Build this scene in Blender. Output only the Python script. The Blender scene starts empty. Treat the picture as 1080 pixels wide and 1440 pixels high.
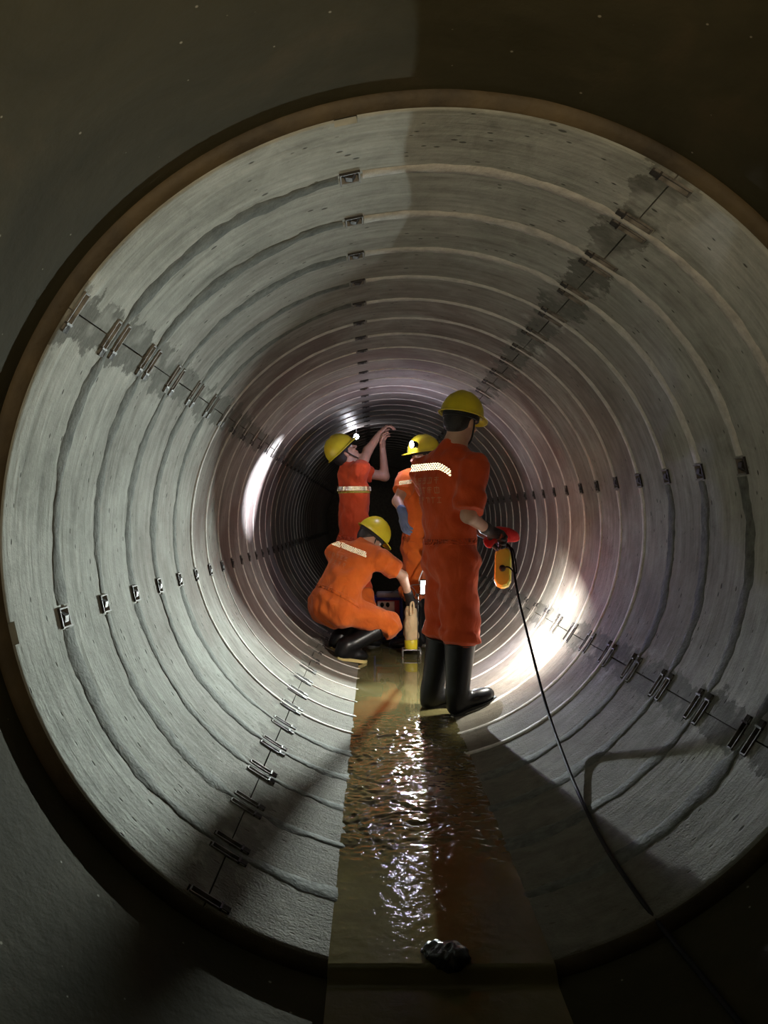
import bpy, math, random
import numpy as np
from mathutils import Vector, Matrix
from mathutils.bvhtree import BVHTree

random.seed(7)
rng = np.random.default_rng(7)
scene = bpy.context.scene
col = scene.collection

# ------------------------------------------------------------------ camera
CAMX, CAMZ, FPX = -0.1685, 1.139, 1080.0
cam_d = bpy.data.cameras.new('camera')
cam_d.sensor_fit = 'VERTICAL'; cam_d.sensor_height = 36.0
cam_d.lens = 27.0
cam_d.shift_x = 15 / 1440; cam_d.shift_y = 8 / 1440
cam_d.clip_start = 0.01; cam_d.clip_end = 100
cam = bpy.data.objects.new('camera', cam_d)
cam.location = (CAMX, 0, CAMZ); cam.rotation_euler = (math.pi / 2, 0, 0)
col.objects.link(cam)
scene.camera = cam

def P(u, v, y):
    """world point seen at picture position (u, v) when it stands y metres down the tunnel"""
    return Vector((CAMX + (u - 525) / FPX * y, y, CAMZ - (v - 728) / FPX * y))

# ------------------------------------------------------------------ world, exposure
world = bpy.data.worlds.new('world'); scene.world = world
world.use_nodes = True
world.node_tree.nodes['Background'].inputs[0].default_value = (0.5, 0.47, 0.4, 1)
world.node_tree.nodes['Background'].inputs[1].default_value = 0.0
scene.view_settings.view_transform = 'Standard'
scene.view_settings.look = 'None'
scene.view_settings.exposure = 0.0
scene.view_settings.gamma = 1.0
scene.view_settings.use_curve_mapping = False

# ------------------------------------------------------------------ lamps (light only; their housings are built further down)
def aim(o, d):
    o.rotation_euler = Vector(d).to_track_quat('-Z', 'Y').to_euler()

def light(name, kind, loc, power, color=(1, 1, 1), size=0.05, d=None, angle=None, blend=0.5, spread=None):
    l = bpy.data.lights.new(name, kind)
    l.energy = power; l.color = color
    if kind == 'AREA':
        l.shape = 'DISK'; l.size = size
        if spread: l.spread = math.radians(spread)
    else:
        l.shadow_soft_size = size
    if kind == 'SPOT':
        l.spot_size = math.radians(angle); l.spot_blend = blend
    o = bpy.data.objects.new(name, l)
    o.location = loc
    if d is not None: aim(o, d)
    col.objects.link(o)
    return o

LAMP_KNEE = P(597, 826, 6.05)
LAMP_YELLOW = P(707, 798, 4.46)
LAMP_HEAD = P(579, 625, 6.02)
LAMP_FAR = P(501, 614, 8.30)

light('hand_lamp_light', 'AREA', LAMP_KNEE + Vector((-0.015, -0.045, 0.0)), 36.0, (0.90, 1.0, 0.94), 0.012, (-0.28, -1, -0.03), spread=62)
light('hand_lamp_spill', 'AREA', LAMP_KNEE + Vector((0.0, -0.046, 0.0)), 3.2, (0.62, 0.58, 1.0), 0.03, (0.24, -1, -0.08), spread=54)
light('work_light_light', 'AREA', LAMP_YELLOW + Vector((0.02, 0.06, -0.04)), 29.0, (1.0, 0.97, 0.86), 0.09, (-0.02, 0.28, -0.95))
light('headlamp_light', 'SPOT', LAMP_HEAD + Vector((-0.04, -0.015, 0.0)), 480, (0.92, 0.9, 1.0), 0.012, P(349, 682, 5.80) - LAMP_HEAD, 37, 0.75)
light('headlamp_glow', 'POINT', LAMP_HEAD + Vector((-0.05, -0.03, 0.0)), 6.0, (0.78, 0.73, 1.0), 0.015)
light('far_lamp_light', 'POINT', LAMP_FAR + Vector((0.0, -0.05, -0.02)), 2.0, (0.9, 0.9, 1.0), 0.02)
# the photographer's forehead lamp, tipped up
light('photographer_lamp', 'AREA', (CAMX, -0.06, CAMZ + 0.11), 11.5, (1.0, 0.79, 0.50), 0.06, (-0.12, 1, 0.72), spread=118)
scene.cycles.blur_glossy = 0.0

# ------------------------------------------------------------------ materials
MATS = {}
def nmat(name):
    m = bpy.data.materials.new(name); m.use_nodes = True
    nt = m.node_tree; b = nt.nodes['Principled BSDF']
    MATS[name] = m
    return m, nt, b

def N(nt, kind, **kw):
    n = nt.nodes.new(kind)
    for k, v in kw.items():
        if k.startswith('i_'):
            key = k[2:]
            n.inputs[int(key) if key.isdigit() else key].default_value = v
        else:
            setattr(n, k, v)
    return n

def L(nt, a, b): nt.links.new(a, b)

def ramp(nt, fac, stops):
    r = nt.nodes.new('ShaderNodeValToRGB')
    e = r.color_ramp.elements
    while len(e) < len(stops): e.new(0.5)
    for el, (p, c) in zip(e, stops):
        el.position = p; el.color = c if len(c) == 4 else (*c, 1)
    L(nt, fac, r.inputs[0])
    return r.outputs[0]

def mth(nt, op, a, b=None, c=None, clamp=False):
    n = nt.nodes.new('ShaderNodeMath'); n.operation = op; n.use_clamp = clamp
    for i, v in enumerate((a, b, c)):
        if v is None: continue
        if isinstance(v, (int, float)): n.inputs[i].default_value = v
        else: L(nt, v, n.inputs[i])
    return n.outputs[0]

def mixc(nt, fac, a, b, mode='MIX'):
    n = nt.nodes.new('ShaderNodeMix'); n.data_type = 'RGBA'; n.blend_type = mode
    if isinstance(fac, (int, float)): n.inputs[0].default_value = fac
    else: L(nt, fac, n.inputs[0])
    for sock, v in ((n.inputs[6], a), (n.inputs[7], b)):
        if isinstance(v, tuple): sock.default_value = (*v, 1) if len(v) == 3 else v
        else: L(nt, v, sock)
    return n.outputs[2]

def noise(nt, vec, scale, detail=4, rough=0.55, dist=0.0):
    n = N(nt, 'ShaderNodeTexNoise', i_Scale=scale, i_Detail=detail, i_Roughness=rough, i_Distortion=dist)
    if vec is not None: L(nt, vec, n.inputs['Vector'])
    return n.outputs[0]

def simple(name, color, rough=0.6, metal=0.0, var=0.15, vscale=14, bump=0.0, bscale=60, spec=0.5, coat=0.0):
    m, nt, b = nmat(name)
    tc = N(nt, 'ShaderNodeTexCoord')
    f = noise(nt, tc.outputs['Object'], vscale, 4)
    lo = tuple(max(0, c * (1 - var)) for c in color); hi = tuple(min(1, c * (1 + var)) for c in color)
    L(nt, ramp(nt, f, [(0.3, lo), (0.7, hi)]), b.inputs['Base Color'])
    b.inputs['Roughness'].default_value = rough
    b.inputs['Metallic'].default_value = metal
    b.inputs['Specular IOR Level'].default_value = spec
    b.inputs['Coat Weight'].default_value = coat
    if bump:
        bn = N(nt, 'ShaderNodeBump', i_Strength=bump, i_Distance=0.01)
        L(nt, noise(nt, tc.outputs['Object'], bscale, 5), bn.inputs['Height'])
        L(nt, bn.outputs[0], b.inputs['Normal'])
    return m

def emis(name, color, strength):
    m, nt, b = nmat(name)
    b.inputs['Base Color'].default_value = (*color, 1)
    b.inputs['Emission Color'].default_value = (*color, 1)
    b.inputs['Emission Strength'].default_value = strength
    return m

SQZ = 0.983
def cyl_coords(nt):
    """(arc length round the bore, distance down the bore, angle in degrees from the crown), world space"""
    g = N(nt, 'ShaderNodeNewGeometry')
    s = N(nt, 'ShaderNodeSeparateXYZ'); L(nt, g.outputs['Position'], s.inputs[0])
    zz = mth(nt, 'SUBTRACT', mth(nt, 'DIVIDE', s.outputs[2], SQZ), 1.1)
    ang = mth(nt, 'ARCTAN2', s.outputs[0], zz)
    return s.outputs[0], s.outputs[1], s.outputs[2], ang, g

def comb(nt, x, y, z):
    c = N(nt, 'ShaderNodeCombineXYZ')
    for i, v in enumerate((x, y, z)):
        if isinstance(v, (int, float)): c.inputs[i].default_value = v
        else: L(nt, v, c.inputs[i])
    return c.outputs[0]

def concrete(name):
    m, nt, b = nmat(name)
    x, y, z, ang, g = cyl_coords(nt)
    pos = g.outputs['Position']
    arc = mth(nt, 'MULTIPLY', ang, 1.1)
    streak = noise(nt, comb(nt, mth(nt, 'MULTIPLY', arc, 2.2), mth(nt, 'MULTIPLY', y, 26), 0), 1.0, 5, 0.6)
    cloud = noise(nt, pos, 2.6, 6, 0.6, 0.4)
    fine = noise(nt, pos, 45, 4, 0.6)
    scr = noise(nt, comb(nt, mth(nt, 'MULTIPLY', arc, 5.5), mth(nt, 'MULTIPLY', y, 75), 3.7), 1.0, 4, 0.65)
    mott = noise(nt, pos, 11, 5, 0.7, 0.8)
    base = ramp(nt, mth(nt, 'ADD', mth(nt, 'ADD', mth(nt, 'MULTIPLY', streak, 0.32), mth(nt, 'MULTIPLY', scr, 0.14)), mth(nt, 'ADD', mth(nt, 'MULTIPLY', cloud, 0.30), mth(nt, 'MULTIPLY', mott, 0.24))),
                [(0.34, (0.15, 0.155, 0.14)), (0.46, (0.31, 0.32, 0.29)), (0.55, (0.42, 0.43, 0.395)), (0.68, (0.58, 0.59, 0.545))])
    # browner rings further in
    obj = N(nt, 'ShaderNodeObjectInfo')
    brn = noise(nt, pos, 1.3, 4, 0.6, 0.6)
    far = N(nt, 'ShaderNodeMapRange', i_1=2.2, i_2=3.9); L(nt, y, far.inputs[0])
    bf = mth(nt, 'MULTIPLY', mth(nt, 'MULTIPLY', mth(nt, 'SUBTRACT', mth(nt, 'ADD', brn, mth(nt, 'MULTIPLY', obj.outputs['Random'], 0.12)), 0.3), 2.6, clamp=True), far.outputs[0])
    base = mixc(nt, mth(nt, 'MULTIPLY', bf, 0.9), base, mixc(nt, streak, (0.10, 0.073, 0.066), (0.195, 0.148, 0.132)))
    # smeared repair mortar along the longitudinal joints
    deg = mth(nt, 'MULTIPLY', ang, 180 / math.pi)
    dj = mth(nt, 'ABSOLUTE', mth(nt, 'SUBTRACT', mth(nt, 'FLOORED_MODULO', mth(nt, 'ADD', deg, 12.4), 90.0), 45.0))
    edge = mth(nt, 'ADD', mth(nt, 'MULTIPLY', noise(nt, pos, 9, 5, 0.65), 13.0), -2.4)
    pm = mth(nt, 'MULTIPLY', mth(nt, 'SUBTRACT', edge, dj), 2.2, clamp=True)
    pm = mth(nt, 'MULTIPLY', pm, mth(nt, 'MULTIPLY', mth(nt, 'SUBTRACT', noise(nt, pos, 5.5, 3), 0.30), 6.0, clamp=True))
    base = mixc(nt, mth(nt, 'MULTIPLY', pm, 0.85), base, mixc(nt, fine, (0.07, 0.073, 0.062), (0.20, 0.20, 0.18)))
    lm = mth(nt, 'MULTIPLY', mth(nt, 'SUBTRACT', noise(nt, pos, 7.3, 5, 0.6), 0.56), 8.0, clamp=True)
    lm = mth(nt, 'MULTIPLY', lm, mth(nt, 'MULTIPLY', mth(nt, 'SUBTRACT', 7.0, dj), 0.4, clamp=True))
    base = mixc(nt, mth(nt, 'MULTIPLY', lm, 0.5), base, (0.60, 0.60, 0.54))
    # blow holes
    vo = N(nt, 'ShaderNodeTexVoronoi', i_Scale=1.0)
    L(nt, comb(nt, mth(nt, 'MULTIPLY', arc, 13), mth(nt, 'MULTIPLY', y, 26), 0), vo.inputs['Vector'])
    pit = mth(nt, 'MULTIPLY', mth(nt, 'SUBTRACT', mth(nt, 'MULTIPLY', noise(nt, pos, 7, 2), 0.24), vo.outputs['Distance']), 18.0, clamp=True)
    base = mixc(nt, mth(nt, 'MULTIPLY', pit, 0.8), base, (0.06, 0.06, 0.055))
    # wet and silted invert
    wet = N(nt, 'ShaderNodeMapRange', i_1=0.46, i_2=0.10)
    L(nt, mth(nt, 'ADD', z, mth(nt, 'MULTIPLY', mth(nt, 'SUBTRACT', cloud, 0.5), 0.4)), wet.inputs[0])
    base = mixc(nt, mth(nt, 'MULTIPLY', wet.outputs[0], 0.85), base, mixc(nt, mott, (0.05, 0.044, 0.032), (0.19, 0.172, 0.135)))
    L(nt, base, b.inputs['Base Color'])
    deep = N(nt, 'ShaderNodeMapRange', i_1=4.5, i_2=7.0); L(nt, y, deep.inputs[0])
    L(nt, mth(nt, 'ADD', mth(nt, 'ADD', 0.04, mth(nt, 'MULTIPLY', wet.outputs[0], 0.05)), mth(nt, 'MULTIPLY', deep.outputs[0], 0.36)), b.inputs['Specular IOR Level'])
    rg = mth(nt, 'SUBTRACT', mth(nt, 'ADD', 0.80, mth(nt, 'MULTIPLY', fine, 0.18)), mth(nt, 'MULTIPLY', deep.outputs[0], 0.50))
    L(nt, rg, b.inputs['Roughness'])
    bn = N(nt, 'ShaderNodeBump', i_Strength=0.5, i_Distance=0.012)
    h = mth(nt, 'ADD', mth(nt, 'ADD', mth(nt, 'MULTIPLY', mth(nt, 'ADD', streak, mth(nt, 'MULTIPLY', scr, 0.6)), 0.5), mth(nt, 'MULTIPLY', fine, 0.35)), mth(nt, 'MULTIPLY', pit, -0.8))
    h = mth(nt, 'ADD', h, mth(nt, 'MULTIPLY', noise(nt, pos, 130, 3), mth(nt, 'ADD', 0.14, mth(nt, 'MULTIPLY', wet.outputs[0], 0.5))))
    L(nt, h, bn.inputs['Height']); L(nt, bn.outputs[0], b.inputs['Normal'])
    return m

def host_mat(name):
    m, nt, b = nmat(name)
    x, y, z, ang, g = cyl_coords(nt)
    pos = g.outputs['Position']
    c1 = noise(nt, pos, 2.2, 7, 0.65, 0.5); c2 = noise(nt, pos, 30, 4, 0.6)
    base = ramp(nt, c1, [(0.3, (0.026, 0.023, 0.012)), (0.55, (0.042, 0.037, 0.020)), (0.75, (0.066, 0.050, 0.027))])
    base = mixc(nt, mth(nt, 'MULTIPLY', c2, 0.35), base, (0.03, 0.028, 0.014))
    sp = N(nt, 'ShaderNodeTexVoronoi', i_Scale=17.0); L(nt, pos, sp.inputs['Vector'])
    spk = mth(nt, 'MULTIPLY', mth(nt, 'SUBTRACT', mth(nt, 'MULTIPLY', noise(nt, pos, 3.1, 2), 0.13), sp.outputs['Distance']), 30.0, clamp=True)
    base = mixc(nt, spk, base, (0.22, 0.20, 0.15))
    L(nt, base, b.inputs['Base Color'])
    b.inputs['Roughness'].default_value = 0.9
    b.inputs['Specular IOR Level'].default_value = 0.08
    bn = N(nt, 'ShaderNodeBump', i_Strength=0.4, i_Distance=0.012)
    L(nt, mth(nt, 'ADD', c1, mth(nt, 'MULTIPLY', c2, 0.4)), bn.inputs['Height']); L(nt, bn.outputs[0], b.inputs['Normal'])
    return m

def mortar(name, lo, hi):
    m, nt, b = nmat(name)
    g = N(nt, 'ShaderNodeNewGeometry')
    f = noise(nt, g.outputs['Position'], 22, 5, 0.65)
    L(nt, ramp(nt, f, [(0.3, lo), (0.7, hi)]), b.inputs['Base Color'])
    b.inputs['Roughness'].default_value = 0.9
    b.inputs['Specular IOR Level'].default_value = 0.12
    bn = N(nt, 'ShaderNodeBump', i_Strength=0.5, i_Distance=0.008)
    L(nt, noise(nt, g.outputs['Position'], 60, 4), bn.inputs['Height']); L(nt, bn.outputs[0], b.inputs['Normal'])
    return m

def water_mat(name):
    m, nt, b = nmat(name)
    g = N(nt, 'ShaderNodeNewGeometry'); pos = g.outputs['Position']
    s = N(nt, 'ShaderNodeSeparateXYZ'); L(nt, pos, s.inputs[0])
    c = noise(nt, pos, 3, 4)
    L(nt, ramp(nt, c, [(0.3, (0.070, 0.060, 0.025)), (0.7, (0.12, 0.104, 0.046))]), b.inputs['Base Color'])
    b.inputs['Roughness'].default_value = 0.02
    b.inputs['IOR'].default_value = 1.33
    b.inputs['Specular IOR Level'].default_value = 0.5
    near = N(nt, 'ShaderNodeMapRange', i_1=4.7, i_2=3.4, i_3=0.05, i_4=1.0); L(nt, s.outputs[1], near.inputs[0])
    w = noise(nt, comb(nt, mth(nt, 'MULTIPLY', s.outputs[0], 1.0), mth(nt, 'MULTIPLY', s.outputs[1], 1.15), 0), 38, 4, 0.6, 1.2)
    w2 = noise(nt, pos, 9, 3, 0.5, 0.6)
    h = mth(nt, 'MULTIPLY', mth(nt, 'ADD', w, mth(nt, 'MULTIPLY', w2, 1.4)), near.outputs[0])
    bn = N(nt, 'ShaderNodeBump', i_Strength=0.15, i_Distance=0.004)
    L(nt, h, bn.inputs['Height']); L(nt, bn.outputs[0], b.inputs['Normal'])
    return m

def cloth(name, lo, hi, wscale=9):
    m, nt, b = nmat(name)
    tc = N(nt, 'ShaderNodeTexCoord'); v = tc.outputs['Object']
    f = noise(nt, v, 6, 5, 0.6)
    L(nt, ramp(nt, f, [(0.32, lo), (0.68, hi)]), b.inputs['Base Color'])
    b.inputs['Roughness'].default_value = 0.85
    b.inputs['Specular IOR Level'].default_value = 0.2
    b.inputs['Sheen Weight'].default_value = 0.15
    bn = N(nt, 'ShaderNodeBump', i_Strength=0.55, i_Distance=0.02)
    mp = N(nt, 'ShaderNodeMapping'); mp.inputs['Scale'].default_value = (1.3, 1.3, 0.55); L(nt, v, mp.inputs['Vector'])
    h = mth(nt, 'ADD', noise(nt, mp.outputs[0], wscale, 3, 0.5, 1.5), mth(nt, 'MULTIPLY', noise(nt, v, 220, 2), 0.05))
    L(nt, h, bn.inputs['Height']); L(nt, bn.outputs[0], b.inputs['Normal'])
    return m

concrete('concrete')
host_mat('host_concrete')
mortar('mortar_dark', (0.075, 0.08, 0.07), (0.17, 0.175, 0.155))
mortar('mortar_light', (0.40, 0.385, 0.35), (0.64, 0.62, 0.57))
mortar('grout', (0.10, 0.09, 0.075), (0.18, 0.165, 0.14))
water_mat('muddy_water')
cloth('orange_cloth', (0.50, 0.092, 0.012), (0.66, 0.145, 0.02))
cloth('red_orange_cloth', (0.52, 0.06, 0.018), (0.68, 0.095, 0.026))
cloth('deep_orange_cloth', (0.48, 0.058, 0.014), (0.64, 0.088, 0.02))
cloth('beige_cloth', (0.50, 0.36, 0.20), (0.66, 0.50, 0.30), 14)
cloth('red_cloth', (0.42, 0.012, 0.014), (0.62, 0.03, 0.03), 12)
simple('skin', (0.50, 0.30, 0.21), 0.5, var=0.1, vscale=20, bump=0.08)
simple('hair', (0.012, 0.010, 0.009), 0.55, bump=0.4, bscale=160)
simple('eye', (0.75, 0.72, 0.68), 0.2)
simple('helmet_yellow', (0.68, 0.58, 0.03), 0.35, var=0.12, vscale=9, bump=0.03)
simple('black_strap', (0.012, 0.012, 0.013), 0.6)
simple('rubber_black', (0.007, 0.007, 0.008), 0.33, spec=0.3, var=0.3, vscale=20, bump=0.05, bscale=30)
simple('rubber_sole', (0.46, 0.36, 0.14), 0.6)
simple('rubber_sole_dark', (0.02, 0.02, 0.02), 0.6)
simple('glove_black', (0.02, 0.016, 0.016), 0.5, bump=0.3)
simple('glove_blue', (0.10, 0.15, 0.27), 0.5, bump=0.2)
simple('reflective_tape', (0.97, 0.97, 0.93), 0.19, metal=1.0, var=0.02, vscale=200)
simple('tape_trim', (0.45, 0.42, 0.06), 0.7)
simple('print_tan', (0.56, 0.20, 0.09), 0.8, var=0.2, vscale=60)
simple('steel_galvanised', (0.17, 0.16, 0.145), 0.75, metal=0.0, var=0.5, vscale=30, bump=0.1)
simple('steel_dark', (0.020, 0.017, 0.015), 0.65, metal=0.0, var=0.4, vscale=40, bump=0.3)
simple('rust_rim', (0.060, 0.042, 0.018), 0.7, var=0.5, vscale=6, bump=0.4, bscale=25)
simple('lamp_yellow', (0.66, 0.60, 0.06), 0.4, var=0.08)
simple('plastic_black', (0.012, 0.012, 0.012), 0.4)
simple('cable_black', (0.006, 0.006, 0.007), 0.7, spec=0.2)
simple('machine_red', (0.42, 0.03, 0.05), 0.4)
simple('machine_blue', (0.035, 0.045, 0.30), 0.4)
simple('machine_grey', (0.33, 0.33, 0.36), 0.45)
simple('panel_white', (0.75, 0.73, 0.78), 0.5)
simple('base_yellow', (0.68, 0.55, 0.03), 0.4)
simple('wire_grey', (0.45, 0.44, 0.46), 0.35, metal=0.8)
simple('stone_dark', (0.018, 0.021, 0.026), 0.25, bump=0.6, bscale=30)
emis('lens_white', (0.95, 1.0, 0.97), 40)
emis('lens_violet', (0.95, 0.94, 1.0), 40)
emis('lens_warm', (1.0, 0.97, 0.88), 25)

# ------------------------------------------------------------------ mesh helpers
def mesh_obj(name, verts, faces, mat, parent=None, smooth=True, mats=None, mi=None):
    me = bpy.data.meshes.new(name)
    me.from_pydata([tuple(v) for v in verts], [], [tuple(f) for f in faces])
    for mm in (mats or [mat]): me.materials.append(MATS[mm])
    if mi is not None: me.polygons.foreach_set('material_index', mi)
    if smooth is True: me.polygons.foreach_set('use_smooth', [True] * len(me.polygons))
    elif smooth is not False: me.polygons.foreach_set('use_smooth', smooth)
    me.update()
    o = bpy.data.objects.new(name, me); col.objects.link(o)
    if parent: o.parent = parent
    return o

def tag(o, label=None, cat=None, group=None, kind=None):
    if label: o['label'] = label
    if cat: o['category'] = cat
    if group: o['group'] = group
    if kind: o['kind'] = kind
    return o

def empty(name, loc=(0, 0, 0)):
    o = bpy.data.objects.new(name, None); o.location = loc; o.empty_display_size = 0.1
    col.objects.link(o); return o

class MB:
    def __init__(self): self.v = []; self.f = []; self.m = []
    def add(self, vs, fs, m=0):
        o = len(self.v); self.v += [Vector(v) for v in vs]
        self.f += [tuple(i + o for i in f) for f in fs]; self.m += [m] * len(fs)
    def box(self, c, s, m=0, R=None, bev=0.0):
        c = Vector(c); h = Vector(s) / 2
        b = min(bev, h.x * .9, h.y * .9, h.z * .9)
        if b <= 0:
            vs = [Vector((x * h.x, y * h.y, z * h.z)) for x in (-1, 1) for y in (-1, 1) for z in (-1, 1)]
            fs = [(0, 1, 3, 2), (4, 6, 7, 5), (0, 4, 5, 1), (2, 3, 7, 6), (0, 2, 6, 4), (1, 5, 7, 3)]
        else:
            import bmesh
            bm = bmesh.new(); bmesh.ops.create_cube(bm, size=1)
            for v in bm.verts: v.co = Vector((v.co.x * h.x * 2, v.co.y * h.y * 2, v.co.z * h.z * 2))
            bmesh.ops.bevel(bm, geom=bm.edges[:], offset=b, segments=2, profile=0.5, affect='EDGES')
            bm.verts.index_update()
            vs = [v.co.copy() for v in bm.verts]; fs = [tuple(v.index for v in f.verts) for f in bm.faces]
            bm.free()
        if R is not None: vs = [R @ v for v in vs]
        self.add([c + v for v in vs], fs, m)
    def tube(self, pts, r, m=0, n=8, caps=True):
        pts = [Vector(p) for p in pts]
        rs = r if isinstance(r, (list, tuple)) else [r] * len(pts)
        vs = []; fs = []
        t0 = (pts[1] - pts[0]).normalized()
        a = t0.orthogonal().normalized()
        for i, p in enumerate(pts):
            t = (pts[min(i + 1, len(pts) - 1)] - pts[max(i - 1, 0)]).normalized()
            a = (a - t * a.dot(t)).normalized(); b = t.cross(a)
            for k in range(n):
                w = 2 * math.pi * k / n
                vs.append(p + (a * math.cos(w) + b * math.sin(w)) * rs[i])
        for i in range(len(pts) - 1):
            for k in range(n):
                fs.append((i * n + k, i * n + (k + 1) % n, (i + 1) * n + (k + 1) % n, (i + 1) * n + k))
        if caps:
            fs.append(tuple(range(n - 1, -1, -1))); fs.append(tuple((len(pts) - 1) * n + k for k in range(n)))
        self.add(vs, fs, m)
    def build(self, name, mats, parent=None, smooth=False):
        mats = [mats] if isinstance(mats, str) else mats
        return mesh_obj(name, self.v, self.f, None, parent, smooth, mats, self.m)

def smooth_curve(pts, n=12):
    """Catmull-Rom through the points"""
    pts = [Vector(p) for p in pts]; out = []
    q = [pts[0] * 2 - pts[1]] + pts + [pts[-1] * 2 - pts[-2]]
    for i in range(1, len(q) - 2):
        p0, p1, p2, p3 = q[i - 1:i + 3]
        for k in range(n):
            t = k / n
            out.append(0.5 * ((2 * p1) + (p2 - p0) * t + (2 * p0 - 5 * p1 + 4 * p2 - p3) * t * t + (3 * p1 - p0 - 3 * p2 + p3) * t ** 3))
    out.append(pts[-1]); return out

# ------------------------------------------------------------------ implicit surfaces (bodies, clothes, boots)
class Sdf:
    def __init__(self, k=0.03): self.p = []; self.k = k; self.cuts = []
    def cap(self, a, b, ra, rb, k=None, n=None, f=1.0, flat=False):
        self.p.append(('cap', np.array(a, float), np.array(b, float), ra, rb, self.k if k is None else k,
                       None if n is None else np.array(Vector(n).normalized(), float), f, flat)); return self
    def ell(self, c, rad, M=None, k=None):
        Rm = np.eye(3) if M is None else np.array(M.to_3x3(), float)
        self.p.append(('ell', np.array(c, float), np.array(rad, float), Rm, self.k if k is None else k)); return self
    def cut(self, p, n, k=0.0): self.cuts.append((np.array(p, float), np.array(Vector(n).normalized(), float))); return self
    def bounds(self):
        lo = np.full(3, 1e9); hi = np.full(3, -1e9)
        for q in self.p:
            if q[0] == 'cap': pts = [q[1], q[2]]; r = max(q[3], q[4])
            else: pts = [q[1]]; r = q[2].max()
            for t in pts: lo = np.minimum(lo, t - r); hi = np.maximum(hi, t + r)
        return lo, hi
    def field(self, res, wrinkle=None, pad=0.03):
        lo, hi = self.bounds(); lo = lo - pad; hi = hi + pad
        n = np.ceil((hi - lo) / res).astype(int) + 1
        D = np.full(n, 1.0, np.float32)
        ax = [lo[i] + res * np.arange(n[i]) for i in range(3)]
        for q in self.p:
            k = q[5] if q[0] == 'cap' else q[4]
            if q[0] == 'cap':
                r = max(q[3], q[4]); l = np.minimum(q[1], q[2]) - r; h = np.maximum(q[1], q[2]) + r
            else:
                r = q[2].max(); l = q[1] - r; h = q[1] + r
            m = k * 1.3 + 3 * res + 0.012
            i0 = np.clip(np.floor((l - m - lo) / res).astype(int), 0, n - 1); i1 = np.clip(np.ceil((h + m - lo) / res).astype(int) + 1, 1, n)
            X, Y, Z = np.meshgrid(*[ax[i][i0[i]:i1[i]] for i in range(3)], indexing='ij')
            p = np.stack([X, Y, Z], -1)
            if q[0] == 'cap':
                _, a, b, ra, rb, _, nn, f, flat = q
                ab = b - a
                rel = p - a
                t = (rel @ ab) / max(ab @ ab, 1e-9)
                tc = np.clip(t, 0, 1)
                d = rel - tc[..., None] * ab
                if nn is not None:
                    dn = d @ nn
                    d = d + (dn * (1 / f - 1))[..., None] * nn
                dd = np.sqrt((d * d).sum(-1)) - (ra + (rb - ra) * tc)
                if flat:
                    Ln = math.sqrt(ab @ ab)
                    dd = np.maximum(dd, np.maximum(-t, t - 1) * Ln)
            else:
                _, c, rad, Rm, _ = q
                loc = ((p - c) @ Rm) / rad
                ln = np.sqrt((loc * loc).sum(-1))
                g = np.sqrt(((loc / rad) ** 2).sum(-1))
                dd = ln * (ln - 1) / np.maximum(g, 1e-6)
            sl = tuple(slice(i0[i], i1[i]) for i in range(3))
            A = D[sl]
            if k > 1e-6:
                hh = np.clip(0.5 + 0.5 * (A - dd) / k, 0, 1)
                D[sl] = A * (1 - hh) + dd * hh - k * hh * (1 - hh)
            else:
                D[sl] = np.minimum(A, dd)
        X, Y, Z = np.meshgrid(*ax, indexing='ij', sparse=True)
        if wrinkle:
            amp, s = wrinkle
            ph = rng.uniform(0, 6.28, 12)
            w = (np.sin(s * (0.5 * X + 0.3 * Y + 1.3 * Z) + 1.7 * np.sin(s * .45 * (X - .7 * Y + .25 * Z) + ph[0]) + ph[1])
                 + np.sin(s * 0.8 * (-0.9 * X + 0.5 * Y + 0.8 * Z) + 1.6 * np.sin(s * .5 * (Y + .5 * Z) + ph[2]) + ph[3])
                 + 0.6 * np.sin(s * 1.7 * (0.8 * X - 0.8 * Y + 0.35 * Z) + 1.5 * np.sin(s * .6 * (Z - X) + ph[4]) + ph[5]))
            D = D + (amp * w).astype(np.float32)
        for c, nn in self.cuts:
            D = np.maximum(D, (X - c[0]) * nn[0] + (Y - c[1]) * nn[1] + (Z - c[2]) * nn[2])
        return D.astype(np.float32), lo, res
    def mesh(self, res=0.008, wrinkle=None):
        return surface_nets(*self.field(res, wrinkle))

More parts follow.
